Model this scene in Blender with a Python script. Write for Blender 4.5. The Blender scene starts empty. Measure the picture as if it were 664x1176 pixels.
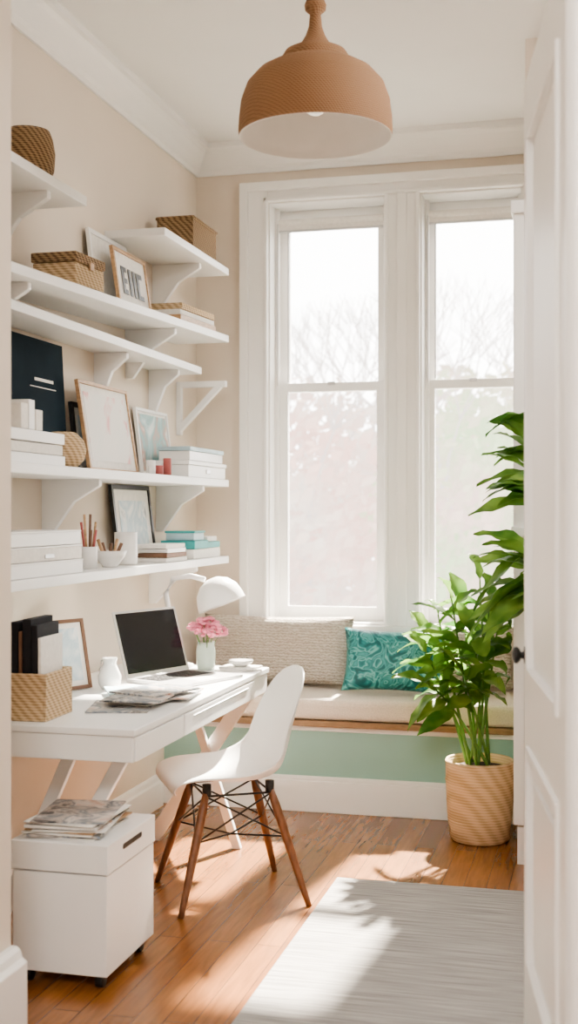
import bpy, bmesh, math, random
from mathutils import Matrix, Vector, Euler
random.seed(7)
S=bpy.context.scene
XW=-2.09   # left wall face
YB=6.20    # back wall face
ZC=3.36    # ceiling
XH=-1.56   # hallway wall face

# ---------------------------------------------------------------- materials
def nt(m):
    m.use_nodes=True
    return m.node_tree
def mat(name,col,rough=.5,var=.06,scale=12,bump=0.0,bscale=80,metal=0,emit=None,estr=0,sheen=0,stretch=(1,1,1),spec=.5):
    m=bpy.data.materials.new(name); t=nt(m); N=t.nodes; L=t.links
    b=N['Principled BSDF']
    b.inputs['Roughness'].default_value=rough; b.inputs['Metallic'].default_value=metal
    b.inputs['Specular IOR Level'].default_value=spec
    tc=N.new('ShaderNodeTexCoord'); mp=N.new('ShaderNodeMapping'); mp.inputs['Scale'].default_value=stretch
    L.new(tc.outputs['Object'],mp.inputs['Vector'])
    n=N.new('ShaderNodeTexNoise'); n.inputs['Scale'].default_value=scale; n.inputs['Detail'].default_value=4
    L.new(mp.outputs[0],n.inputs['Vector'])
    r=N.new('ShaderNodeValToRGB')
    c=Vector(col); lo=[max(0,x*(1-var)) for x in c]; hi=[min(1,x*(1+var)) for x in c]
    r.color_ramp.elements[0].position=.3; r.color_ramp.elements[1].position=.7
    r.color_ramp.elements[0].color=(*lo,1); r.color_ramp.elements[1].color=(*hi,1)
    L.new(n.outputs['Fac'],r.inputs['Fac']); L.new(r.outputs['Color'],b.inputs['Base Color'])
    if bump>0:
        n2=N.new('ShaderNodeTexNoise'); n2.inputs['Scale'].default_value=bscale; L.new(mp.outputs[0],n2.inputs['Vector'])
        bp=N.new('ShaderNodeBump'); bp.inputs['Strength'].default_value=bump; bp.inputs['Distance'].default_value=.01
        L.new(n2.outputs['Fac'],bp.inputs['Height']); L.new(bp.outputs[0],b.inputs['Normal'])
    if emit:
        b.inputs['Emission Color'].default_value=(*emit,1); b.inputs['Emission Strength'].default_value=estr
    if sheen: b.inputs['Sheen Weight'].default_value=sheen
    return m
def ramp_mat(name,stops,scale=4,rough=.5,kind='noise',dist=0,stretch=(1,1,1),bump=0,detail=4):
    m=bpy.data.materials.new(name); t=nt(m); N=t.nodes; L=t.links; b=N['Principled BSDF']; b.inputs['Roughness'].default_value=rough
    tc=N.new('ShaderNodeTexCoord'); mp=N.new('ShaderNodeMapping'); mp.inputs['Scale'].default_value=stretch
    L.new(tc.outputs['Object'],mp.inputs['Vector'])
    if kind=='noise':
        n=N.new('ShaderNodeTexNoise'); n.inputs['Scale'].default_value=scale; n.inputs['Detail'].default_value=detail; n.inputs['Distortion'].default_value=dist; o=n.outputs['Fac']
    elif kind=='wave':
        n=N.new('ShaderNodeTexWave'); n.bands_direction='Z'; n.inputs['Scale'].default_value=scale; n.inputs['Distortion'].default_value=dist; n.inputs['Detail'].default_value=3; n.inputs['Detail Scale'].default_value=3; o=n.outputs['Fac']
    L.new(mp.outputs[0],n.inputs['Vector'])
    r=N.new('ShaderNodeValToRGB'); cr=r.color_ramp
    while len(cr.elements)<len(stops): cr.elements.new(.5)
    for e,(p,c) in zip(cr.elements,stops): e.position=p; e.color=(*c,1)
    L.new(o,r.inputs['Fac']); L.new(r.outputs['Color'],b.inputs['Base Color'])
    if bump:
        bp=N.new('ShaderNodeBump'); bp.inputs['Strength'].default_value=bump; bp.inputs['Distance'].default_value=.012
        L.new(o,bp.inputs['Height']); L.new(bp.outputs[0],b.inputs['Normal'])
    return m
def wicker(name,dark,light,sc=60,rough=.75,k2=.55,bs=.6,dirs=('Z','DIAGONAL')):
    m=bpy.data.materials.new(name); t=nt(m); N=t.nodes; L=t.links; b=N['Principled BSDF']; b.inputs['Roughness'].default_value=rough
    b.inputs['Specular IOR Level'].default_value=.2
    tc=N.new('ShaderNodeTexCoord')
    outs=[]
    for ax,s in ((dirs[0],sc),(dirs[1],sc*k2)):
        w=N.new('ShaderNodeTexWave'); w.bands_direction=ax; w.inputs['Scale'].default_value=s; w.inputs['Distortion'].default_value=1.5; w.inputs['Detail'].default_value=2
        L.new(tc.outputs['Object'],w.inputs['Vector']); outs.append(w.outputs['Fac'])
    mx=N.new('ShaderNodeMath'); mx.operation='ADD'; L.new(outs[0],mx.inputs[0]); L.new(outs[1],mx.inputs[1])
    h=N.new('ShaderNodeMath'); h.operation='MULTIPLY'; h.inputs[1].default_value=.5; L.new(mx.outputs[0],h.inputs[0])
    r=N.new('ShaderNodeValToRGB'); r.color_ramp.elements[0].position=.1; r.color_ramp.elements[1].position=.75
    r.color_ramp.elements[0].color=(*dark,1); r.color_ramp.elements[1].color=(*light,1)
    L.new(h.outputs[0],r.inputs['Fac']); L.new(r.outputs['Color'],b.inputs['Base Color'])
    bp=N.new('ShaderNodeBump'); bp.inputs['Strength'].default_value=bs; bp.inputs['Distance'].default_value=.005
    L.new(h.outputs[0],bp.inputs['Height']); L.new(bp.outputs[0],b.inputs['Normal'])
    return m

WALL=mat('wall_paint',(.78,.70,.605),.85,.015,3,.05,200)
CEIL=mat('ceiling_paint',(.90,.895,.88),.9,.01,3)
TRIM=mat('trim_white',(.93,.925,.91),.4,.01,5)
WHITE=mat('white_lacquer',(.90,.90,.89),.35,.01,6)
PLASTIC=mat('white_plastic',(.90,.90,.885),.3,.01,6)
PAPER=mat('paper',(.85,.83,.79),.8,.05,60)
BLACK=mat('black_metal',(.015,.015,.015),.4,.1,20)
WOOD=mat('dowel_wood',(.18,.075,.035),.4,.3,30,.1,60,stretch=(3,3,.4))
LWOOD=mat('light_wood',(.50,.32,.18),.45,.2,20,.1,60,stretch=(1,1,5))
DWOOD=mat('bench_edge_wood',(.30,.18,.10),.5,.2,20,.1,60,stretch=(1,1,5))
GREENP=mat('sage_green_paint',(.33,.53,.47),.6,.02,4)
LINEN=mat('linen',(.80,.70,.60),.9,.1,150,.5,220,sheen=.3)
KNIT=ramp_mat('knit_cream',[(.1,(.66,.57,.48)),(.7,(.90,.83,.75))],22,.95,'wave',6,(1,1,1),1.0)
TEAL=ramp_mat('teal_brocade',[(.38,(.004,.10,.11)),(.46,(.02,.22,.23)),(.51,(.16,.47,.46)),(.55,(.015,.17,.18)),(.64,(.06,.32,.32)),(.72,(.01,.13,.14))],8,.45,'noise',3.0,(1,1,1),.4,1.5)
WICK=wicker('wicker_brown',(.10,.06,.035),(.42,.29,.17),40)
SEAG=wicker('seagrass',(.36,.25,.14),(.68,.52,.34),34,bs=.4)
POTM=wicker('woven_pot_tan',(.55,.38,.21),(.78,.58,.37),26,k2=.3,bs=.35)
BURLAP=wicker('burlap_shade',(.27,.155,.09),(.42,.255,.155),48,k2=1.0,bs=.35)
SHIN=mat('shade_inner_white',(.9,.87,.83),.7,.02,10)
NAVY=mat('navy_board',(.018,.032,.045),.85,.15,6,spec=.1)
TEALB=mat('teal_card',(.05,.33,.33),.5,.1,10)
PINK=mat('pink_petal',(.85,.28,.38),.6,.25,40)
LEAFD=mat('leaf_small',(.12,.26,.06),.5,.2,20)
GREY=mat('aluminium',(.62,.62,.63),.35,.02,10,metal=.7)
SCREEN=mat('laptop_screen',(.010,.011,.014),.15,.1,3,spec=.3)
KEYS=mat('laptop_keys',(.05,.05,.055),.5,.1,20)
SOIL=mat('soil',(.05,.03,.02),.9,.3,60,.5,90)
RED=mat('rose_wax',(.45,.13,.12),.5,.1,20)
CERA=mat('ceramic_white',(.86,.85,.83),.25,.02,10)
MIRR=mat('card_grey_blue',(.45,.60,.66),.5,.2,6)
BOOKD=mat('book_dark',(.025,.025,.03),.7,.2,10,spec=.2)
BOOKB=mat('book_brown',(.20,.11,.07),.6,.2,10)
ARTPINK=ramp_mat('art_abstract_pink',[(.35,(.80,.80,.76)),(.54,(.84,.81,.77)),(.60,(.78,.42,.42)),(.66,(.82,.76,.70)),(.80,(.20,.42,.46))],4,.6,'noise',1.0)
ARTTEAL=ramp_mat('art_teal',[(.35,(.70,.78,.76)),(.5,(.30,.50,.50)),(.60,(.62,.40,.34)),(.68,(.75,.80,.78)),(.8,(.2,.4,.45))],6,.6,'noise',1.0)
ARTBLUE=ramp_mat('art_blue',[(.35,(.80,.83,.84)),(.5,(.50,.62,.68)),(.60,(.82,.84,.84)),(.75,(.12,.17,.22))],6,.6,'noise',1.5)
MAGZ=ramp_mat('magazine_print',[(.35,(.06,.07,.08)),(.45,(.55,.50,.46)),(.53,(.16,.20,.24)),(.62,(.70,.66,.62)),(.75,(.45,.20,.12))],12,.4,'noise',.6)

def leaf_mat(name,col,col2):
    m=bpy.data.materials.new(name); t=nt(m); N=t.nodes; L=t.links; b=N['Principled BSDF']; b.inputs['Roughness'].default_value=.4
    tc=N.new('ShaderNodeTexCoord'); n=N.new('ShaderNodeTexNoise'); n.inputs['Scale'].default_value=9
    L.new(tc.outputs['Object'],n.inputs['Vector'])
    r=N.new('ShaderNodeValToRGB'); r.color_ramp.elements[0].position=.35; r.color_ramp.elements[1].position=.65
    r.color_ramp.elements[0].color=(*col,1); r.color_ramp.elements[1].color=(*col2,1)
    L.new(n.outputs['Fac'],r.inputs['Fac']); L.new(r.outputs['Color'],b.inputs['Base Color'])
    tr=N.new('ShaderNodeBsdfTranslucent'); L.new(r.outputs['Color'],tr.inputs['Color'])
    mx=N.new('ShaderNodeMixShader'); mx.inputs[0].default_value=.5
    L.new(b.outputs[0],mx.inputs[1]); L.new(tr.outputs[0],mx.inputs[2]); L.new(mx.outputs[0],N['Material Output'].inputs['Surface'])
    return m
LEAF=leaf_mat('plant_leaf',(.07,.19,.04),(.25,.42,.10))

def floor_mat():
    m=bpy.data.materials.new('hardwood_floor'); t=nt(m); N=t.nodes; L=t.links; b=N['Principled BSDF']
    tc=N.new('ShaderNodeTexCoord'); mp=N.new('ShaderNodeMapping'); mp.inputs['Rotation'].default_value=(0,0,math.pi/2)
    L.new(tc.outputs['Object'],mp.inputs['Vector'])
    br=N.new('ShaderNodeTexBrick'); br.inputs['Color1'].default_value=(.25,.100,.030,1); br.inputs['Color2'].default_value=(.34,.145,.046,1)
    br.inputs['Mortar'].default_value=(.09,.032,.012,1); br.inputs['Scale'].default_value=1; br.inputs['Mortar Size'].default_value=.0012
    br.inputs['Brick Width'].default_value=1.3; br.inputs['Row Height'].default_value=.085
    L.new(mp.outputs[0],br.inputs['Vector'])
    mp2=N.new('ShaderNodeMapping'); mp2.inputs['Scale'].default_value=(14,1.2,1); L.new(tc.outputs['Object'],mp2.inputs['Vector'])
    n=N.new('ShaderNodeTexNoise'); n.inputs['Scale'].default_value=4; n.inputs['Detail'].default_value=8; n.inputs['Distortion'].default_value=.6; L.new(mp2.outputs[0],n.inputs['Vector'])
    r=N.new('ShaderNodeValToRGB'); r.color_ramp.elements[0].position=.3; r.color_ramp.elements[1].position=.75
    r.color_ramp.elements[0].color=(.72,.68,.64,1); r.color_ramp.elements[1].color=(1.12,1.08,1.04,1)
    L.new(n.outputs['Fac'],r.inputs['Fac'])
    mx=N.new('ShaderNodeMix'); mx.data_type='RGBA'; mx.blend_type='MULTIPLY'; mx.inputs[0].default_value=1
    L.new(br.outputs['Color'],mx.inputs[6]); L.new(r.outputs['Color'],mx.inputs[7]); L.new(mx.outputs[2],b.inputs['Base Color'])
    b.inputs['Roughness'].default_value=.27; b.inputs['Coat Weight'].default_value=.3; b.inputs['Coat Roughness'].default_value=.22
    bp=N.new('ShaderNodeBump'); bp.inputs['Strength'].default_value=.05; bp.inputs['Distance'].default_value=.002; L.new(n.outputs['Fac'],bp.inputs['Height']); L.new(bp.outputs[0],b.inputs['Normal'])
    return m
FLOOR=floor_mat()
def rug_mat():
    m=bpy.data.materials.new('grey_woven_rug'); t=nt(m); N=t.nodes; L=t.links; b=N['Principled BSDF']; b.inputs['Roughness'].default_value=.95
    tc=N.new('ShaderNodeTexCoord'); mp=N.new('ShaderNodeMapping'); mp.inputs['Scale'].default_value=(1.5,38,1); L.new(tc.outputs['Object'],mp.inputs['Vector'])
    n=N.new('ShaderNodeTexNoise'); n.inputs['Scale'].default_value=2.5; n.inputs['Detail'].default_value=6; L.new(mp.outputs[0],n.inputs['Vector'])
    r=N.new('ShaderNodeValToRGB'); r.color_ramp.elements[0].position=.3; r.color_ramp.elements[1].position=.7
    r.color_ramp.elements[0].color=(.23,.22,.21,1); r.color_ramp.elements[1].color=(.47,.455,.435,1)
    L.new(n.outputs['Fac'],r.inputs['Fac']); L.new(r.outputs['Color'],b.inputs['Base Color'])
    bp=N.new('ShaderNodeBump'); bp.inputs['Strength'].default_value=.7; bp.inputs['Distance'].default_value=.006; L.new(n.outputs['Fac'],bp.inputs['Height']); L.new(bp.outputs[0],b.inputs['Normal'])
    return m
RUG=rug_mat()
def glass_mat(name='window_glass'):
    m=bpy.data.materials.new(name); t=nt(m); N=t.nodes; L=t.links
    tr=N.new('ShaderNodeBsdfTransparent'); gl=N.new('ShaderNodeBsdfGlossy'); gl.inputs['Roughness'].default_value=.05
    fr=N.new('ShaderNodeFresnel'); fr.inputs['IOR'].default_value=1.25
    mx=N.new('ShaderNodeMixShader'); L.new(fr.outputs[0],mx.inputs[0]); L.new(tr.outputs[0],mx.inputs[1]); L.new(gl.outputs[0],mx.inputs[2])
    L.new(mx.outputs[0],N['Material Output'].inputs['Surface'])
    return m
GLASS=glass_mat()

# ---------------------------------------------------------------- mesh builder
class MB:
    def __init__(s): s.bm=bmesh.new(); s.mats=[]
    def mi(s,m):
        if m not in s.mats: s.mats.append(m)
        return s.mats.index(m)
    def _fin(s,faces,m,smooth):
        i=s.mi(m)
        for f in faces: f.material_index=i; f.smooth=smooth
    def box(s,x0,x1,y0,y1,z0,z1,m,M=None):
        vs=[s.bm.verts.new((x,y,z)) for x in (x0,x1) for y in (y0,y1) for z in (z0,z1)]
        F=[(0,1,3,2),(4,6,7,5),(0,4,5,1),(2,3,7,6),(0,2,6,4),(1,5,7,3)]
        fs=[s.bm.faces.new([vs[i] for i in f]) for f in F]
        if M is not None:
            for v in vs: v.co=M@v.co
        s._fin(fs,m,False); return vs
    def prism(s,poly,off,m):
        off=Vector(off); a=[s.bm.verts.new(p) for p in poly]; b=[s.bm.verts.new(Vector(p)+off) for p in poly]
        n=len(a); fs=[s.bm.faces.new(a[::-1]),s.bm.faces.new(b)]
        for i in range(n): fs.append(s.bm.faces.new([a[i],a[(i+1)%n],b[(i+1)%n],b[i]]))
        s._fin(fs,m,False)
    def grid(s,fn,nu,nv,m,smooth=True,closeu=False,M=None):
        V=[]
        for i in range(nu):
            row=[]
            for j in range(nv):
                co=Vector(fn(i/(nu if closeu else nu-1),j/(nv-1)))
                if M is not None: co=M@co
                row.append(s.bm.verts.new(co))
            V.append(row)
        fs=[]
        for i in range(nu if closeu else nu-1):
            for j in range(nv-1):
                fs.append(s.bm.faces.new([V[i][j],V[(i+1)%nu][j],V[(i+1)%nu][j+1],V[i][j+1]]))
        s._fin(fs,m,smooth); return V
    def lathe(s,prof,m,seg=32,M=None,smooth=True):
        def fn(u,v):
            k=v*(len(prof)-1); r,z=prof[int(round(k))]; a=u*2*math.pi
            return (max(r,1e-5)*math.cos(a),max(r,1e-5)*math.sin(a),z)
        return s.grid(fn,seg,len(prof),m,smooth,True,M)
    def tube(s,pts,r,m,seg=8,smooth=True):
        pts=[Vector(p) for p in pts]; n=len(pts); rr=r if isinstance(r,(list,tuple)) else [r]*n
        rings=[]
        for i,p in enumerate(pts):
            d=(pts[min(i+1,n-1)]-pts[max(i-1,0)]).normalized()
            up=Vector((0,0,1)) if abs(d.z)<.9 else Vector((1,0,0))
            a=d.cross(up).normalized(); b=d.cross(a)
            rings.append([s.bm.verts.new(p+(a*math.cos(t)+b*math.sin(t))*rr[i]) for t in [2*math.pi*k/seg for k in range(seg)]])
        fs=[]
        for i in range(n-1):
            for k in range(seg): fs.append(s.bm.faces.new([rings[i][k],rings[i][(k+1)%seg],rings[i+1][(k+1)%seg],rings[i+1][k]]))
        fs.append(s.bm.faces.new(rings[0][::-1])); fs.append(s.bm.faces.new(rings[-1]))
        s._fin(fs,m,smooth)
    def ball(s,c,r,m,sc=(1,1,1),seg=16):
        c=Vector(c)
        def fn(u,v):
            a=u*2*math.pi; t=(v-.5)*math.pi*.9999
            return (c.x+r*sc[0]*math.cos(t)*math.cos(a),c.y+r*sc[1]*math.cos(t)*math.sin(a),c.z+r*sc[2]*math.sin(t))
        s.grid(fn,seg,seg//2+1,m,True,True)
    def done(s,name,loc=(0,0,0),rot=(0,0,0),bevel=0,seg=2,fix=True):
        if fix: bmesh.ops.recalc_face_normals(s.bm,faces=s.bm.faces)
        me=bpy.data.meshes.new(name); s.bm.to_mesh(me); s.bm.free()
        for m in s.mats: me.materials.append(m)
        o=bpy.data.objects.new(name,me); S.collection.objects.link(o); o.location=loc; o.rotation_euler=rot
        if bevel:
            b=o.modifiers.new('bevel','BEVEL'); b.width=bevel; b.segments=seg; b.limit_method='ANGLE'; b.angle_limit=math.radians(50)
        return o
def rz(a): return (0,0,math.radians(a))

# ---------------------------------------------------------------- room shell
b=MB(); b.box(-2.3,1.3,-1.6,6.45,-.1,0,FLOOR); b.done('floor')
b=MB(); b.box(-2.3,1.3,-1.6,6.45,ZC,ZC+.1,CEIL); b.done('ceiling')
b=MB(); b.box(-2.3,XW,3.05,6.45,0,ZC,WALL); b.done('wall_left')
b=MB(); b.box(-2.3,XH,-1.6,3.05,0,ZC,WALL); b.done('wall_hallway_left')
b=MB(); b.box(-2.3,1.3,-1.7,-1.6,0,ZC,WALL); b.done('wall_front')
b=MB(); b.box(1.15,1.3,-1.6,5.08,0,ZC,WALL); b.done('wall_right')
b=MB(); b.box(-.30,1.3,5.08,6.20,0,ZC,WALL); b.done('wall_chimney_breast')
b=MB(); b.box(-.03,1.15,2.33,2.47,0,ZC,WALL); b.box(XH,-.03,2.33,2.47,2.75,ZC,WALL); b.done('wall_doorway')
ox=[(-1.69,-1.07),(-.89,-.38)]; OZ0,OZ1=.85,3.05
b=MB()
b.box(XW,ox[0][0],YB,6.45,0,ZC,WALL); b.box(ox[0][1],ox[1][0],YB,6.45,OZ0,OZ1,WALL); b.box(ox[1][1],1.3,YB,6.45,0,ZC,WALL)
b.box(ox[0][0],ox[1][1],YB,6.45,0,OZ0,WALL); b.box(ox[0][0],ox[1][1],YB,6.45,OZ1,ZC,WALL); b.done('wall_back')

# crown
CP=[(0,-.15),(.012,-.15),(.016,-.13),(.03,-.118),(.045,-.09),(.07,-.05),(.085,-.035),(.10,-.028),(.10,0),(0,0)]
b=MB(); b.prism([(XW+o,3.05,ZC+z) for o,z in CP],(0,YB-3.05,0),TRIM); b.done('trim_1')
b=MB(); b.prism([(XW,YB-o,ZC+z) for o,z in CP],(-.30-XW,0,0),TRIM); b.done('trim_2')
# baseboards
def base_prof(h,t): return [(0,0),(t,0),(t,h-.04),(t*.7,h-.03),(t*.6,h-.01),(t*.35,h),(0,h)]
b=MB(); b.prism([(XW+o,3.05,z) for o,z in base_prof(.16,.02)],(0,5.64-3.05,0),TRIM); b.done('baseboard_left')
b=MB(); b.prism([(XH+o,-1.6,z) for o,z in base_prof(.25,.05)],(0,4.65,0),TRIM); b.done('baseboard_hallway',bevel=.003)
b=MB(); b.prism([(-.30,5.08-o,z) for o,z in base_prof(.16,.03)],(1.44,0,0),TRIM); b.box(-.33,-.30,5.05,5.64,0,.15,TRIM); b.done('baseboard_right')
# pilaster casing on chimney breast + ledge
b=MB()
b.box(-.345,-.302,5.04,5.16,.16,2.64,TRIM); b.box(-.30,-.18,5.04,5.08,.16,2.64,TRIM)
b.box(-.355,-.17,5.02,5.18,2.64,2.69,TRIM); b.box(-.352,-.17,5.00,5.2,1.33,1.37,TRIM); b.box(-.348,-.17,5.02,5.19,1.28,1.33,TRIM)
b.done('trim_3',bevel=.004)
# door casing
b=MB(); b.box(-.055,-.03,2.31,2.49,0,2.75,TRIM); b.box(-.05,.06,2.29,2.33,0,2.8,TRIM); b.done('trim_4',bevel=.004)

# window casing
b=MB()
XL,XR=-1.836,-.31
b.box(XL,ox[0][0],YB-.03,YB,OZ0-.1,3.15,TRIM)
b.box(XL,XL+.045,YB-.055,YB-.03,OZ0-.1,3.15,TRIM); b.box(ox[0][0]-.02,ox[0][0],YB-.04,YB-.03,OZ0,OZ1+.02,TRIM)
b.box(ox[0][1],ox[1][0],YB-.03,YB,OZ0-.1,OZ1,TRIM); b.box(ox[0][1],ox[0][1]+.02,YB-.04,YB-.03,OZ0,OZ1,TRIM); b.box(ox[1][0]-.02,ox[1][0],YB-.04,YB-.03,OZ0,OZ1,TRIM)
b.box(ox[0][1]+.065,ox[1][0]-.065,YB-.045,YB-.03,OZ0,OZ1,TRIM)
b.box(ox[1][1],XR,YB-.03,YB,OZ0-.1,OZ1,TRIM)
b.box(ox[0][0],XR,YB-.03,YB,OZ1,3.15,TRIM); b.box(XL+.045,XR,YB-.055,YB-.03,3.105,3.15,TRIM)
b.box(ox[0][0]-.02,ox[1][1]+.02,YB-.04,YB-.03,OZ1,OZ1+.02,TRIM)
b.box(XL-.03,XR,YB-.07,YB,OZ0-.03,OZ0,TRIM)
for a,c in ox: # reveals
    b.box(a,a+.008,YB,6.43,OZ0,OZ1,TRIM); b.box(c-.008,c,YB,6.43,OZ0,OZ1,TRIM); b.box(a+.008,c-.008,YB,6.43,OZ1-.008,OZ1,TRIM); b.box(a+.008,c-.008,YB,6.43,OZ0,OZ0+.008,TRIM)
b.done('trim_5',bevel=.004)
for k,(a,c) in enumerate(ox):
    b=MB(); a+=.008;c-=.008
    w=.062 if k==0 else .047
    def sash(y,z0,z1,wt,wb):
        b.box(a,a+w,y,y+.035,z0,z1,TRIM); b.box(c-w,c,y,y+.035,z0,z1,TRIM)
        b.box(a+w,c-w,y,y+.035,z0,z0+wb,TRIM); b.box(a+w,c-w,y,y+.035,z1-wt,z1,TRIM)
        b.box(a+w,c-w,y+.015,y+.019,z0+wb,z1-wt,GLASS)
    sash(6.37,2.07,3.04,.10,.045); sash(6.33,.86,2.115,.045,.07)
    b.box(a,a+.02,6.30,6.33,.86,3.04,TRIM); b.box(c-.02,c,6.30,6.33,.86,3.04,TRIM)
    b.box((a+c)/2-.02,(a+c)/2+.02,6.315,6.33,2.10,2.118,GREY)
    b.tube([(a+.02,6.31,2.965),(c-.02,6.31,2.965)],.02,PAPER,12)
    b.box(a+.022,c-.022,6.30,6.304,2.92,2.96,PAPER); b.tube([(a+.022,6.302,2.918),(c-.022,6.302,2.918)],.007,GREY,8)
    b.tube([(a+.015,6.295,2.96),(a+.015,6.295,2.1)],.003,GREY,6); b.tube([(a+w+.004,6.325,2.93),(a+w+.004,6.325,2.12)],.005,GREY,6)
    b.done('window_%d'%(k+1),bevel=.002)

# ---------------------------------------------------------------- window seat
b=MB()
b.box(XW,-.345,5.70,6.19,0,.41,GREENP)
b.box(XW,-.345,5.68,5.70,0,.15,TRIM); b.box(XW,-.345,5.685,5.70,.15,.17,TRIM)
b.box(XW,-.345,5.69,5.70,.385,.41,TRIM)
b.box(XW,-.345,5.655,6.19,.412,.440,DWOOD)
b.done('window_seat',bevel=.004)
b=MB(); b.box(XW+.01,-.36,5.66,6.13,.442,.545,LINEN)
o=b.done('seat_cushion',bevel=.03,seg=4)
def pillow(name,w,h,t,m,loc,rot,pinch=.07):
    b=MB(); n=26
    for sgn in (1,-1):
        def fn(u,v,sgn=sgn):
            a=2*u-1; c=2*v-1
            th=t/2*max(0,(1-abs(a)**3.2)*(1-abs(c)**3.2))**.55
            x=w/2*a*(1-pinch*(1-c*c)); z=h/2*c*(1-pinch*1.3*(1-a*a))
            wr=.006*math.sin(a*9+c*4)*(1-a*a)*(1-c*c)
            return (x,sgn*th+wr,z)
        b.grid(fn,n,n,m)
    bmesh.ops.remove_doubles(b.bm,verts=b.bm.verts,dist=.0005)
    return b.done(name,loc,rot)
pillow('knit_bolster_pillow',.80,.35,.17,KNIT,(-1.60,6.03,.732),(math.radians(-11),0,math.radians(-1)),.05)
pillow('teal_cushion',.50,.31,.15,TEAL,(-.975,5.885,.708),(math.radians(-15),math.radians(1.0),math.radians(2)))
pillow('knit_cushion',.42,.31,.14,KNIT,(-.62,6.03,.72),(math.radians(-12),0,0))

# ---------------------------------------------------------------- shelves
def shelf(y0,y1,zt,depth,brk,thick=.035,tilt=0,bh=.22):
    b=MB(); ym=(y0+y1)/2
    b.box(0,depth,y0-ym,y1-ym,-thick,0,WHITE)
    for y in brk:
        yy=y-ym
        d=depth-.04
        b.prism([(0,yy-.014,-thick),(d,yy-.014,-thick),(d,yy-.014,-thick-.025),(d*.55,yy-.014,-thick-bh*.40),(.035,yy-.014,-thick-bh),(0,yy-.014,-thick-bh)],(0,.028,0),WHITE)
    return b.done('wall_shelf',(XW,ym,zt),(tilt,0,0),bevel=.003)
shelf(3.10,4.13,2.575,.28,[3.9])
shelf(4.95,5.88,2.65,.28,[5.55])
CT=math.atan(.09/2.35)
def zC(y): return 2.225+.09*(y-3.53)/2.35
shelf(3.10,5.88,zC(4.49),.28,[3.75,5.2],tilt=CT)
shelf(3.10,5.72,2.14,.19,[4.85,5.5],bh=.2)
b=MB()
b.box(XW,XW+.025,5.88,5.915,1.82,2.09,WHITE); b.box(XW+.025,XW+.26,5.88,5.915,2.06,2.09,WHITE)
b.prism([(XW+.025,5.88,1.84),(XW+.025,5.88,1.88),(XW+.20,5.88,2.06),(XW+.24,5.88,2.06)],(0,.035,0),WHITE)
b.done('shelf_bracket',bevel=.002)
shelf(3.10,5.88,1.59,.28,[4.35,5.6])
shelf(3.10,5.88,1.21,.28,[5.5],bh=.18)
TE,TF=1.59,1.21

def basket(name,prof,m,loc,seg=28):
    b=MB(); b.lathe(prof,m,seg)
    return b.done(name,loc)
basket('round_wicker_basket',[(0,0),(.075,0),(.09,.04),(.094,.10),(.085,.15),(.075,.175),(.07,.175),(.075,.15),(.08,.05),(0,.02)],WICK,(XW+.16,3.90,2.576))
def open_box(name,sx,sy,sz,m,loc,rot=(0,0,0),t=.01):
    b=MB()
    b.box(-sx/2,sx/2,-sy/2,sy/2,0,t,m)
    for x in (-sx/2,sx/2-t): b.box(x,x+t,-sy/2,sy/2,t,sz,m)
    for y in (-sy/2,sy/2-t): b.box(-sx/2+t,sx/2-t,y,y+t,t,sz,m)
    for x in (-sx/2,sx/2): b.tube([(x,-sy/2,sz),(x,sy/2,sz)],.008,m,8)
    for y in (-sy/2,sy/2): b.tube([(-sx/2,y,sz),(sx/2,y,sz)],.008,m,8)
    return b.done(name,loc,rot,bevel=.003)
open_box('rectangular_wicker_basket',.18,.36,.16,WICK,(XW+.15,5.62,2.651))
b=MB(); b.box(-.085,.085,-.13,.13,0,.08,SEAG); b.box(-.09,.09,-.135,.135,.082,.118,WICK); b.box(.085,.095,-.02,.02,.065,.095,LWOOD)
b.done('lidded_seagrass_box',(XW+.17,4.22,zC(4.22)+.007),(CT,0,0),bevel=.008)

def frame(name,w,h,fm,art,loc,yaw=0,lean=8,fw=.018,mat_w=.03,t=.016,matm=PAPER,extra=None):
    b=MB()
    b.box(0,t*.6,-w/2+fw*.5,w/2-fw*.5,fw*.5,h-fw*.5,matm)
    b.box(0,t,-w/2,-w/2+fw,0,h,fm); b.box(0,t,w/2-fw,w/2,0,h,fm); b.box(0,t,-w/2+fw,w/2-fw,0,fw,fm); b.box(0,t,-w/2+fw,w/2-fw,h-fw,h,fm)
    if art: b.box(t*.6,t*.7,-w/2+fw+mat_w,w/2-fw-mat_w,fw+mat_w,h-fw-mat_w,art)
    if extra: extra(b,t*.72)
    return b.done(name,loc,(0,-math.radians(lean),math.radians(yaw)),bevel=.0015)
frame('white_picture_frame',.42,.32,WHITE,None,(XW+.055,4.92,zC(4.92)+.014),0,7,.02)
def letters(b,x):
    z0,z1=.065,.185
    def bar(y0,y1,a,c): b.box(x,x+.002,y0,y1,a,c,BLACK)
    bar(-.12,-.092,z0,z1); [bar(-.092,-.062,z,z+.022) for z in (z0,z0+.049,z1-.022)]
    bar(-.04,-.012,z0,z1); bar(.008,.034,z0,z1)
    bar(.052,.08,z0,z1); bar(.08,.12,z0,z0+.022); bar(.08,.12,z1-.022,z1)
frame('wood_letter_frame',.38,.26,LWOOD,None,(XW+.125,4.99,zC(4.99)+.013),0,9,.016,extra=letters)
b=MB(); b.box(-.1,.1,-.26,.26,0,.03,LWOOD); b.box(-.095,.095,-.25,.25,.031,.055,PAPER); b.box(-.1,.1,-.24,.24,.056,.085,SEAG)
b.done('stack_of_wooden_boxes',(XW+.15,5.50,zC(5.50)+.004),(CT,0,0),bevel=.003)

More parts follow.
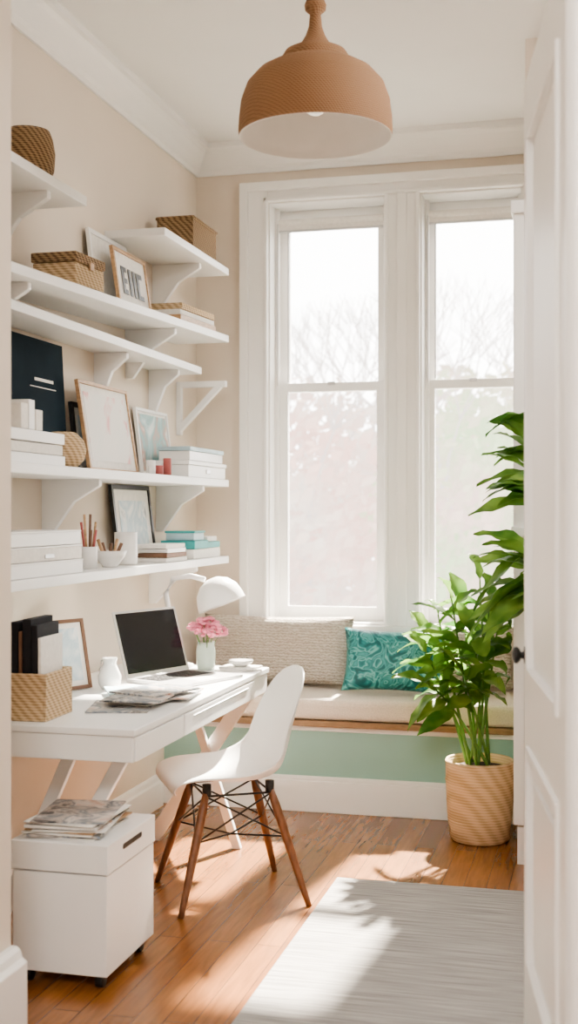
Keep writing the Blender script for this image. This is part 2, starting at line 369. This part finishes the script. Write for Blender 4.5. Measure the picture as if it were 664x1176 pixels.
# shelf E items
b=MB(); b.box(0,.02,-.36,.36,0,.49,NAVY); b.box(.02,.022,.1,.26,.33,.342,PAPER); b.box(.02,.022,.06,.28,.305,.309,PAPER)
b.done('navy_art_board',(XW+.04,4.09,TE+.001),(0,-math.radians(3),0),bevel=.002)
b=MB()
for i,(w,h) in enumerate([(.05,.085),(.045,.10),(.05,.07)]): b.box(-.08,.08,-.16+i*.055,-.16+i*.055+w,0,h,PAPER if i!=1 else WHITE)
b.done('white_binders',(XW+.165,3.84,TE+.116),bevel=.003)
b=MB(); b.box(-.09,.09,-.24,.24,0,.035,WHITE); b.box(-.085,.085,-.23,.23,.037,.072,PAPER); b.box(-.09,.09,-.235,.235,.075,.113,WHITE)
b.done('stack_of_white_boxes',(XW+.165,3.76,TE+.001),bevel=.003)
basket('woven_ball_vase',[(0,0),(.05,0),(.078,.03),(.085,.065),(.075,.10),(.05,.125),(.04,.13),(.035,.125),(.04,.10),(0,.09)],SEAG,(XW+.19,4.12,TE+.001))
frame('black_picture_frame',.30,.28,BLACK,ARTBLUE,(XW+.06,4.66,TE+.001),0,6,.02)
frame('abstract_picture_frame',.52,.37,LWOOD,ARTPINK,(XW+.12,4.76,TE+.001),0,9,.014,.03)
frame('teal_print_frame',.42,.32,WHITE,ARTTEAL,(XW+.055,5.45,TE+.001),0,7,.014,.012)
b=MB()
for (y,x,r,h,m) in [(-.12,0,.02,.06,CERA),(-.07,.02,.018,.04,RED),(-.02,-.01,.022,.05,CERA),(.03,.02,.018,.075,RED),(.075,0,.02,.045,TEALB),(-.16,.02,.016,.035,CERA)]:
    b.lathe([(0,0),(r,0),(r,h),(r*.8,h),(r*.8,h-.01),(0,h-.01)],m,16,Matrix.Translation((x,y,0)))
b.done('candles',(XW+.22,5.06,TE+.001))
b=MB()
b.box(-.08,.08,-.28,.28,0,.055,WHITE); b.box(-.085,.085,-.285,.285,.056,.075,WHITE); b.box(-.075,.075,-.25,.25,.077,.12,CERA); b.box(-.08,.08,-.255,.255,.121,.14,MIRR)
b.box(.08,.085,-.03,.03,.02,.04,GREY)
b.done('storage_boxes',(XW+.19,5.57,TE+.001),bevel=.003)
# shelf F items
b=MB()
for i in range(3): b.box(-.12+.004*i,.12,-.30,.30-.01*i,i*.052,i*.052+.044,WHITE if i%2==0 else PAPER); b.box(-.12+.004*i,.122,-.30,.302-.01*i,i*.052+.044,i*.052+.05,WHITE)
b.box(.12,.125,-.02,.05,.06,.075,GREY)
b.done('document_boxes',(XW+.14,3.84,TF+.001),bevel=.002)
b=MB(); b.lathe([(0,0),(.032,0),(.034,.085),(.030,.085),(.029,.01),(0,.01)],CERA,20)
for i in range(7):
    a=i*.9; b.tube([(.01*math.cos(a),.01*math.sin(a),.02),(.03*math.cos(a),.03*math.sin(a),.15+.03*(i%3))],.005,[RED,LWOOD,BOOKB,LWOOD][i%4],6)
b.done('pencil_cup',(XW+.17,4.40,TF+.001))
b=MB(); b.lathe([(0,.0),(.03,0),(.032,.006),(.06,.04),(.068,.065),(.064,.065),(.055,.042),(.0,.012)],CERA,28)
for i in range(5):
    a=i*1.3; b.tube([(.02*math.cos(a),.02*math.sin(a),.03),(.05*math.cos(a),.05*math.sin(a),.095+.015*(i%2))],.007,[BOOKB,LWOOD][i%2],6)
b.done('ceramic_bowl',(XW+.19,4.56,TF+.001))
b=MB(); b.lathe([(0,0),(.045,0),(.048,.01),(.048,.135),(.044,.135),(.043,.015),(0,.015)],CERA,28)
b.tube([(.0,.047,.105),(0,.073,.10),(0,.081,.07),(0,.071,.04),(0,.047,.035)],.006,CERA,8)
b.done('white_mug',(XW+.17,4.78,TF+.001))
frame('black_framed_print',.46,.34,BLACK,ARTBLUE,(XW+.055,5.19,TF+.001),0,7,.02,.05)
b=MB(); cols=[PAPER,BOOKB,WHITE,PAPER]
for i in range(4): b.box(-.07+.005*(i%2),.07,-.14+.01*(i%3),.14-.01*i,i*.02,i*.02+.018,cols[i])
b.done('stack_of_books',(XW+.19,5.16,TF+.001),bevel=.002)
b=MB()
b.box(-.08,.08,-.2,.2,0,.045,PAPER); b.box(-.085,.085,-.2,.0,.046,.085,TEALB); b.box(-.08,.08,.01,.2,.046,.075,TEALB); b.box(-.07,.07,-.17,-.02,.086,.12,MIRR); b.box(-.075,.075,-.175,-.015,.12,.13,TEALB)
b.box(-.07,.07,.03,.18,.076,.10,PAPER)
b.done('teal_gift_boxes',(XW+.175,5.61,TF+.001),bevel=.003)

# ---------------------------------------------------------------- desk
b=MB(); DX,DY0,DY1,DZ=-1.41,3.58,5.18,.75; DW=XW+.002
b.box(DW,DX,DY0,DY1,DZ-.022,DZ,WHITE)
b.box(DW,DX-.008,DY0+.008,DY1-.008,DZ-.105,DZ-.024,WHITE)
for y0,y1 in ((DY0+.02,4.05),(4.06,4.95)):
    b.box(DX-.008,DX,y0,y1,DZ-.103,DZ-.028,WHITE)
b.box(DX-.002,DX+.004,4.15,4.85,DZ-.05,DZ-.044,GREY)
def leg(x0,z0,x1,z1,y,w=.045,t=.028):
    d=Vector((x1-x0,0,z1-z0)).normalized(); h=w/2/abs(d.z)
    b.prism([(x0-h,y,z0),(x0+h,y,z0),(x1+h,y,z1),(x1-h,y,z1)],(0,t,0),WHITE)
leg(-1.53,DZ-.10,-1.90,.0,3.83); leg(-1.74,DZ-.10,-2.03,.0,3.87)
leg(-1.72,DZ-.10,-1.50,.0,4.98,.035); leg(-1.47,DZ-.10,-1.90,.0,5.02,.06)
b.box(-2.0,-1.5,3.83,3.90,DZ-.125,DZ-.105,WHITE); b.box(-2.0,-1.45,4.97,5.05,DZ-.125,DZ-.105,WHITE)
b.done('white_desk',bevel=.003)

# file box on castors
b=MB(); fx0,fx1,fy0,fy1=-1.735,-1.42,3.39,3.79
b.box(fx0+.004,fx1-.004,fy0+.004,fy1-.004,.045,.345,WHITE); b.box(fx0,fx1,fy0,fy1,.35,.437,WHITE)
b.box(fx1-.003,fx1+.001,3.52,3.66,.395,.413,BLACK)
for y in (3.518,3.662): b.tube([(fx1-.003,y,.404),(fx1+.001,y,.404)],.009,BLACK,12)
for x in (fx0+.04,fx1-.04):
    for y in (fy0+.045,fy1-.045):
        b.tube([(x-.012,y,.022),(x+.012,y,.022)],.022,BLACK,16); b.box(x-.008,x+.008,y-.02,y+.02,.03,.045,BLACK)
b.done('rolling_file_box',bevel=.004)
b=MB(); z=0
for i in range(9):
    a=random.uniform(-.12,.12); M=Matrix.Translation((random.uniform(-.012,.012),random.uniform(-.012,.012),0))@Matrix.Rotation(a,4,'Z')
    h=random.choice([.004,.006,.008]); b.box(-.115,.115,-.145,.145,z,z+h,[PAPER,MAGZ,PAPER,LWOOD][i%4],M); z+=h+.0006
b.box(-.115,.115,-.145,.145,z,z+.004,MAGZ,Matrix.Rotation(.1,4,'Z'))
b.done('stack_of_magazines',(-1.59,3.57,.4375),(0,0,.05))

# laptop
b=MB(); W,D=.385,.29
b.box(0,D,-W/2,W/2,.002,.014,GREY); b.box(.02,.155,-W/2+.03,W/2-.03,.014,.0148,KEYS)
for r in range(5):
    for c in range(13): b.box(.026+r*.025,.046+r*.025,-W/2+.036+c*.0238,-W/2+.056+c*.0238,.0148,.0162,BLACK)
b.box(.175,.265,-.06,.06,.014,.0145,WHITE)
M=Matrix.Translation((0.004,0,.014))@Matrix.Rotation(math.radians(-17),4,'Y')
b.box(-.006,0,-W/2,W/2,0,.275,GREY,M); b.box(0,.001,-W/2+.012,W/2-.012,.018,.265,SCREEN,M)
b.tube([(0,-W/2+.04,.012),(0,W/2-.04,.012)],.006,GREY,8)
b.done('laptop',(-1.765,4.75,DZ),rz(-20.7),bevel=.0015)

# woven file holder with books on desk
b=MB(); sx,sy,sz=.185,.22,.155
for x in (-sx/2,sx/2-.01): b.box(x,x+.01,-sy/2,sy/2,0,sz,SEAG)
for y in (-sy/2,sy/2-.01): b.box(-sx/2+.01,sx/2-.01,y,y+.01,0,sz,SEAG)
b.box(-sx/2+.01,sx/2-.01,-sy/2+.01,sy/2-.01,0,.01,SEAG)
x=-.08
for w,h,m in [(.020,.28,MIRR),(.016,.25,PAPER),(.03,.32,BOOKD),(.014,.29,BOOKB),(.032,.33,BOOKD),(.022,.31,BOOKD),(.014,.27,PAPER)]:
    b.box(x,x+w-.002,-.09,.09,.011,h,m); x+=w
b.done('woven_book_holder',(-1.835,3.75,DZ),rz(2),bevel=.003)
frame('wooden_photo_frame',.26,.27,BOOKB,ARTBLUE,(XW+.12,4.28,DZ+.001),-25,12,.014,.02)
b=MB(); b.lathe([(0,0),(.03,0),(.042,.02),(.045,.05),(.03,.085),(.024,.10),(.03,.12),(.026,.12),(.02,.10),(.0,.09)],CERA,24)
b.tube([(-.02,0,.112),(-.05,0,.105),(-.06,0,.07),(-.04,0,.035)],.005,CERA,8); b.prism([(.022,-.012,.118),(.022,.012,.118),(.048,0,.125),(.026,0,.095)],(0,0,.003),CERA)
b.done('ceramic_pitcher',(-1.83,4.39,DZ),rz(-30))
b=MB()
for i,(x,y,a,m) in enumerate([(-.02,-.14,.25,MAGZ),(.0,.0,-.2,PAPER),(.06,.12,.12,MAGZ),(-.06,.10,.5,MIRR),(.02,-.06,.05,MAGZ),(.03,.06,-.35,MAGZ)]):
    z=.0005+i*.006; b.box(-.105,.105,-.13,.13,z,z+.0055,m,Matrix.Translation((x,y,0))@Matrix.Rotation(a,4,'Z'))
b.done('magazines_on_desk',(-1.60,4.13,DZ))
b=MB(); b.lathe([(0,0),(.035,0),(.04,.02),(.042,.08),(.035,.105),(.038,.12),(.035,.12),(.031,.105),(.038,.08),(0,.01)],mat('vase_glass_green',(.55,.66,.58),.15,.05,10),24)
for i in range(11):
    a=i*2.4; r=.012+.034*math.sqrt(i/11); cx,cy=r*1.6*math.cos(a),r*1.6*math.sin(a); cz=.19-.045*(i/11)+.02*random.random()
    b.tube([(cx*.2,cy*.2,.03),(cx*.6,cy*.6,.12),(cx,cy,cz)],.002,LEAFD,5)
    for k in range(16):
        t=random.uniform(0,6.28); ph=random.uniform(-.6,1.4); rr=.028
        b.ball((cx+rr*math.cos(ph)*math.cos(t)*.8,cy+rr*math.cos(ph)*math.sin(t)*.8,cz+rr*math.sin(ph)*.8),.013,PINK,(1,1,.6),8)
b.done('pink_flower_vase',(-1.655,5.04,DZ))
b=MB(); b.box(-.09,.09,-.06,.06,0,.006,PAPER,Matrix.Rotation(.3,4,'Z')); b.box(-.08,.08,-.055,.055,.006,.014,PAPER,Matrix.Rotation(-.1,4,'Z'))
b.lathe([(0,.014),(.025,.014),(.05,.03),(.055,.04),(.05,.04),(0,.02)],CERA,20)
b.done('paper_stack_with_dish',(-1.51,5.08,DZ))
b=MB(); b.lathe([(0,0),(.065,0),(.065,.012),(.02,.022),(0,.022)],WHITE,28)
b.tube([(0,0,.02),(-.04,.0,.2),(-.06,.0,.32),(-.03,.0,.385),(.05,.0,.40),(.12,.0,.385)],.012,WHITE,10)
M=Matrix.Translation((.19,0,.30))@Matrix.Rotation(math.radians(-22),4,'Y')@Matrix.Scale(.86,4)
b.lathe([(.125,-.03),(.122,.0),(.108,.05),(.075,.09),(.03,.112),(0,.115),],WHITE,32,M); b.lathe([(.121,-.03),(.118,0),(.104,.047),(.072,.085),(.03,.106),(0,.108)],WHITE,32,M)
b.done('white_desk_lamp',(-1.80,5.10,DZ))

# ---------------------------------------------------------------- chair
prof=[(.222,.405,.15,.0,0),(.232,.425,.175,.005,0),(.215,.443,.20,.012,0),(.16,.449,.218,.022,0),(.08,.44,.228,.035,0),(-.02,.430,.233,.05,0),(-.11,.434,.235,.075,.01),(-.165,.46,.232,.085,.03),(-.195,.52,.226,.055,.05),(-.218,.60,.216,.02,.06),(-.24,.69,.203,0,.052),(-.258,.765,.178,-.012,.038),(-.268,.81,.13,-.012,.02),(-.272,.828,.06,-.004,.006)]
def cat(t):
    n=len(prof)-1; k=min(int(t*n),n-1); f=t*n-k
    p=[prof[max(k-1,0)],prof[k],prof[k+1],prof[min(k+2,n)]]
    return [.5*((2*p[1][i])+(-p[0][i]+p[2][i])*f+(2*p[0][i]-5*p[1][i]+4*p[2][i]-p[3][i])*f*f+(-p[0][i]+3*p[1][i]-3*p[2][i]+p[3][i])*f**3) for i in range(5)]
chair=bpy.data.objects.new('molded_side_chair',None); S.collection.objects.link(chair)
b=MB()
def fn(u,v):
    x,z,hw,lz,fx=cat(u); t=2*v-1
    return (x+fx*abs(t)**2,hw*t,z+lz*abs(t)**2.4)
b.grid(fn,44,22,PLASTIC)
o=b.done('seat_shell'); o.parent=chair
sd=o.modifiers.new('s','SOLIDIFY'); sd.thickness=.007; sd.offset=0
ss=o.modifiers.new('ss','SUBSURF'); ss.levels=1; ss.render_levels=1
b=MB()
tops={}; feet={}
for i,(sx,sy) in enumerate([(1,1),(1,-1),(-1,-1),(-1,1)]):
    tp=Vector((.115*sx-.01,.115*sy,.412)); ft=Vector((.230*sx-.01,.220*sy,.0)); tops[i]=tp; feet[i]=ft
    b.tube([tp.lerp(ft,k) for k in (0,.15,.5,.9,1)],[.011,.0155,.0155,.0115,.010],WOOD,14)
b.done('wooden_legs').parent=chair
b=MB()
for i in range(4):
    b.tube([tops[i]+Vector((0,0,-.02)),tops[i]+Vector((0,0,.022))],.016,BLACK,10)
    j=(i+1)%4
    P=lambda q,f: tops[q].lerp(feet[q],f)
    b.tube([P(i,.05),P(j,.42)],.0035,BLACK,6); b.tube([P(j,.05),P(i,.42)],.0035,BLACK,6)
    b.tube([P(i,.42),(tops[i]*.0+Vector((-.01,0,.22))),P((i+2)%4,.42)],.0035,BLACK,6)
    b.tube([P(i,.05),P(j,.05)],.004,BLACK,6)
b.done('wire_bracing').parent=chair
chair.location=(-1.355,4.39,0); chair.rotation_euler=rz(211); chair.scale=(1.03,1.03,1.02)

# ---------------------------------------------------------------- rug
b=MB(); b.box(-.995,.55,2.75,4.66,.0,.012,RUG); b.done('area_rug',bevel=.004)

# ---------------------------------------------------------------- door
b=MB(); W,H,T=.855,2.58,.042; z0=.022
b.box(.012,T-.012,0,W,z0,H,TRIM)
st=.11
for x0,x1 in ((0,.012),(T-.012,T)):
    b.box(x0,x1,0,st,z0,H,TRIM); b.box(x0,x1,W-st,W,z0,H,TRIM)
    for a,c in ((z0,.24),(.82,1.0),(2.42,H)): b.box(x0,x1,st,W-st,a,c,TRIM)
    for a,c in ((.24,.82),(1.0,2.42)):
        m=.025; xa,xb=(x0-.008,x1) if x0==0 else (x0,x1+.008)
        b.box(xa,xb,st,st+m,a,c,TRIM); b.box(xa,xb,W-st-m,W-st,a,c,TRIM); b.box(xa,xb,st+m,W-st-m,a,a+m,TRIM); b.box(xa,xb,st+m,W-st-m,c-m,c,TRIM)
        xa,xb=(x0+.004,x1) if x0==0 else (x0,x1-.004)
        b.box(xa,xb,st+.08,W-st-.08,a+.08,c-.08,TRIM)
for sgn,xf in ((-1,0),(1,T)):
    M=Matrix.Translation((xf,W-.05,1.05))@Matrix.Rotation(math.radians(90*sgn),4,'Y')@Matrix.Scale(.72,4)
    b.lathe([(0,0),(.032,0),(.032,.006),(.014,.009),(.012,.018),(.024,.024),(.032,.034),(.030,.044),(.012,.05),(0,.051)],BLACK,24,M)
b.box(.008,T-.008,W,W+.002,.98,1.12,BLACK)
b.done('door_1',(-.068,2.512,0),rz(8.97),bevel=.003)

# ---------------------------------------------------------------- pendant
b=MB()
outer=[(.250,0),(.252,.02),(.250,.06),(.243,.115),(.225,.165),(.19,.205),(.15,.228),(.115,.238),(.108,.243),(.108,.262),(.10,.275),(.05,.30),(.032,.33),(.022,.36),(.018,.40),(.034,.415),(.036,.43),(.03,.445),(.014,.46),(.012,.50),(0,.50)]
b.lathe(outer,BURLAP,56)
b.lathe([(.250,0),(.245,.0),(.246,.06),(.238,.113),(.220,.162),(.186,.20),(.146,.222),(.06,.235),(0,.235)],SHIN,56)
b.lathe([(0,.235),(.025,.235),(.025,.17),(.022,.165),(0,.165)],CERA,20)
b.ball((0,0,.12),.045,mat('frosted_bulb',(.95,.92,.85),.4,.01,5,emit=(1,.9,.75),estr=.4),(1,1,1.1),20)
b.tube([(0,0,.50),(0,0,ZC-2.655-.02)],.006,BLACK,8); b.lathe([(0,ZC-2.655-.03),(.05,ZC-2.655-.03),(.055,ZC-2.655-.001),(0,ZC-2.655-.001)],WOOD,24)
b.done('pendant_lamp',(-.905,3.90,2.655),fix=False)

# ---------------------------------------------------------------- plants
def pot(b):
    b.lathe([(0,0),(.120,0),(.130,.01),(.142,.12),(.148,.25),(.149,.335),(.146,.35),(.140,.345),(.138,.30),(0,.30)],POTM,40)
    for z in (.09,.17,.26,.34):
        r=.131+.017*min(1,z/.25)
        b.tube([(r*math.cos(a),r*math.sin(a),z) for a in [2*math.pi*k/36 for k in range(37)]],.0035,POTM,6)
    b.lathe([(.138,.31),(.07,.325),(0,.33)],SOIL,24)
def make_plant(b,clampf):
    def leaf(base,d,L,Wd,droop,roll=0):
        d=Vector(d).normalized(); side=d.cross(Vector((0,0,1)))
        if side.length<.05: side=Vector((1,0,0))
        side.normalize(); side=Matrix.Rotation(roll,3,d)@side; up=side.cross(d).normalized()
        rows=[]; n=9
        for i in range(n):
            t=i/(n-1); w=Wd*math.sin(math.pi*min(1,t**.8*.97+.03))**.75*.5; w=max(w,.0015)
            c=base+d*L*t+Vector((0,0,-droop*L*t*t)); wv=.007*math.sin(t*13+roll*5)
            rows.append([b.bm.verts.new(clampf(c-side*w+up*(w*.3+wv))),b.bm.verts.new(clampf(c-side*w*.5+up*(w*.18))),b.bm.verts.new(clampf(c)),b.bm.verts.new(clampf(c+side*w*.5+up*(w*.18))),b.bm.verts.new(clampf(c+side*w+up*(w*.3-wv)))])
        fs=[]
        for i in range(n-1):
            for k in range(4): fs.append(b.bm.faces.new([rows[i][k],rows[i][k+1],rows[i+1][k+1],rows[i+1][k]]))
        b._fin(fs,LEAF,True)
    def stem(base,top,bend,n_leaf,t0,L,Wd,r=.008,out=None):
        base=Vector(base); top=Vector(top); bend=Vector(bend)
        f=lambda t: clampf(base.lerp(top,t)+bend*math.sin(math.pi*t)*.5)
        b.tube([f(k/10) for k in range(11)],[r*(1-.06*k) for k in range(11)],LEAFD,7)
        for i in range(n_leaf):
            t=t0+(1-t0)*i/max(1,n_leaf-1); p=f(t); dirn=(f(min(1,t+.03))-f(t-.03)).normalized()
            s=1 if i%2 else -1
            az=random.uniform(-.9,.9); side=dirn.cross(Vector((math.sin(az),-math.cos(az),.1))).normalized()*s
            d=side*1.0+dirn*random.uniform(.3,.9)+Vector((0,random.uniform(-.6,.1),random.uniform(-.1,.3)))
            if out is not None: d=Vector(out)+Vector((random.uniform(-.3,.3),random.uniform(-.5,.4),random.uniform(-.7,.7)))
            if i==n_leaf-1 and out is None: d=dirn+Vector((-.2,0,0))
            leaf(p,d,L*random.uniform(.75,1.15),Wd*random.uniform(.85,1.2),random.uniform(.15,.6),random.uniform(-.8,.8))
    return leaf,stem
b=MB(); PX,PY=-.515,5.40; pot(b)
XM=-.375-PX; YM=5.62-PY
def cl(p):
    p=Vector(p)
    if p.z>.3:
        if p.x>XM: p.x=XM-.3*min(p.x-XM,.1)
        if p.y>YM and p.z<.66: p.y=YM
    return p
leaf,stem=make_plant(b,cl)
stems=[((-.18,-.02,.98),(-.02,-.05,.1)),((-.11,-.12,1.06),(0,-.03,.05)),((-.02,-.15,.92),(.04,0,0)),((.05,-.08,1.06),(0,0,0)),((-.22,-.10,.82),(-.03,0,.08)),((-.08,.10,1.0),(0,0,0)),
       ((-.18,-.18,.68),(-.04,0,.12)),((.04,-.20,.82),(.02,-.05,.05)),((-.05,-.20,.74),(0,-.04,.05)),((.08,.0,.94),(0,0,0)),((-.0,.0,1.14),(0,0,0)),((-.24,.04,.90),(0,0,.05))]
for tp,bd in stems:
    a=random.uniform(0,6.28); stem((.05*math.cos(a),.05*math.sin(a),.31),tp,bd,7,.56,.21,.078)
b.done('potted_plant',(PX,PY,0),fix=False)
# taller second plant in front of the chimney breast
QX,QY=-.12,4.80
b=MB(); pot(b)
def cl2(p):
    p=Vector(p)
    if p.y>4.985-QY: p.y=4.985-QY
    return p
leaf,stem=make_plant(b,cl2)
for tp,bd,n,t0,L,Wd,o in [((-.15,.0,1.80),(-.04,0,0),10,.78,.22,.085,(-1,0,.5)),((-.13,.08,1.66),(0,0,0),9,.84,.21,.08,(-1,-.2,.4)),((-.15,-.05,1.30),(-.04,0,0),11,.78,.26,.09,(-1,-.1,.05)),((-.13,.10,1.22),(0,0,0),9,.80,.26,.09,(-1,0,.3)),((-.05,-.1,1.6),(0,0,0),10,.5,.2,.075,None),((.12,0,1.5),(0,0,0),10,.5,.2,.075,None)]:
    a=random.uniform(0,6.28); stem((.04*math.cos(a),.04*math.sin(a),.31),tp,bd,n,t0,L,Wd,.010,o)
b.done('potted_plant',(QX,QY,0),fix=False)

# ---------------------------------------------------------------- outdoors
def hazy_glow(name,col,col2,e):  # emission paints in hazy, overexposed daylight on the backlit garden
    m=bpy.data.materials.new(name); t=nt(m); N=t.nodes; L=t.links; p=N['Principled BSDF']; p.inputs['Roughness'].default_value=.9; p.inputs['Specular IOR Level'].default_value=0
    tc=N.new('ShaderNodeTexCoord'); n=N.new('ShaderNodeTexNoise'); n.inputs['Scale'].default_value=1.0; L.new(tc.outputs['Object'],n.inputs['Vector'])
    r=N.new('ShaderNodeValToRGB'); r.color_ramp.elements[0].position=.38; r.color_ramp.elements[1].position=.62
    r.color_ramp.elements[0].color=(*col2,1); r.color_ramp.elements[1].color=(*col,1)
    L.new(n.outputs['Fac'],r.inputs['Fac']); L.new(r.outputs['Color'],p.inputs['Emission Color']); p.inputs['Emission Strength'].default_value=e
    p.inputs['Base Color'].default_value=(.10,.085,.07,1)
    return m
HP=hazy_glow('foliage_glow_pink',(1,.66,.58),(.95,.86,.76),1.15); HG=hazy_glow('foliage_glow_green',(.66,.88,.52),(1,.76,.68),1.15); HB=hazy_glow('bark_glow',(.78,.70,.66),(.85,.80,.78),1.2)  # bright daylight put into leaves and bark as glow
def tree(x,y,h,fol,nl,cz,rx,rzz,name):
    b=MB()
    def br(p,d,L,r,dep):
        q=p+d*L; mid=(p+q)/2+Vector((random.uniform(-.05,.05)*L,0,0)); b.tube([p,mid,q],[r,r*.85,r*.6],HB,6)
        if dep>0:
            for _ in range(3):
                nd=(d+Vector((random.uniform(-.75,.75),random.uniform(-.5,.5),random.uniform(-.1,.5)))).normalized(); br(q,nd,L*.72,r*.55,dep-1)
    br(Vector((0,0,0)),Vector((0,0,1)),h*.30,.06,5)
    fs=[]
    for i in range(nl):
        a=random.uniform(0,6.28); u=random.uniform(-1,1); rr=random.random()**.55; s_=math.sqrt(1-u*u)
        c=Vector((rx*rr*s_*math.cos(a),rx*rr*s_*math.sin(a),cz+rzz*rr*u))
        n=Vector((random.gauss(0,1),random.gauss(0,1),random.gauss(0,1))).normalized(); t1=n.orthogonal().normalized()*random.uniform(.05,.12); t2=n.cross(t1)
        fs.append(b.bm.faces.new([b.bm.verts.new(c+t1),b.bm.verts.new(c+t2*.6),b.bm.verts.new(c-t1),b.bm.verts.new(c-t2*.6)]))
    b._fin(fs,fol,False)
    b.done(name,(x,y,-1.2),fix=False)
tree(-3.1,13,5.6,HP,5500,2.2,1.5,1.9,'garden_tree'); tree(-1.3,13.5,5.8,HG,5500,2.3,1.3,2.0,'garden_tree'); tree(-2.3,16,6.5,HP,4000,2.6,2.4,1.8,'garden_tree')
LAWN=hazy_glow('lawn_glow',(.98,.86,.78),(.86,.93,.74),1.3)  # lawn glows too, its bright daylight set as emission
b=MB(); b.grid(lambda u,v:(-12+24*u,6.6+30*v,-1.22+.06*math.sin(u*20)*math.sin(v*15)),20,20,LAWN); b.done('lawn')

# ---------------------------------------------------------------- lights
w=bpy.data.worlds.new('sky'); S.world=w; w.use_nodes=True
bg=w.node_tree.nodes['Background']; bg.inputs[0].default_value=(1,.98,.95,1); bg.inputs[1].default_value=4.2
def light(name,typ,loc,energy,direction=None,size=None,sy=None,col=(1,1,1)):
    l=bpy.data.lights.new(name,typ); l.energy=energy; l.color=col
    o=bpy.data.objects.new(name,l); S.collection.objects.link(o); o.location=loc
    if direction: o.rotation_euler=Vector(direction).to_track_quat('-Z','Y').to_euler()
    if size and typ=='AREA':
        l.size=size
        if sy: l.shape='RECTANGLE'; l.size_y=sy
    return o
s=light('sun','SUN',(-1,12,9),30,(-.12,-1,-.98),col=(1,.90,.76)); s.data.angle=math.radians(2.0)
for a,c in ox:
    p=light('sky_portal','AREA',((a+c)/2,6.47,1.95),1,(0,-1,0),c-a,2.2); p.data.cycles.is_portal=True
light('hallway_fill','AREA',(-.3,-.4,3.3),95,(-.05,.45,-1),1.4,1.4,(1,.97,.93))  # added fill lamp behind the camera, brightens the room from the front
light('room_fill','AREA',(.4,3.8,3.33),26,(-.3,0,-1),.6,.6,(1,.97,.93))  # added fill lamp for the right part of the room, no real fixture

# ---------------------------------------------------------------- camera
cd=bpy.data.cameras.new('camera'); cam=bpy.data.objects.new('camera',cd); S.collection.objects.link(cam)
cam.location=(0,0,1.43); cam.rotation_euler=(math.pi/2,0,math.radians(14.3))
cd.sensor_fit='VERTICAL'; cd.sensor_height=36; cd.lens=1407/1176*36
cd.dof.use_dof=True; cd.dof.focus_distance=4.9; cd.dof.aperture_fstop=2.2
cd.clip_start=.05
S.camera=cam
S.view_settings.view_transform='AgX'; S.view_settings.look='AgX - Medium High Contrast'; S.view_settings.exposure=.85
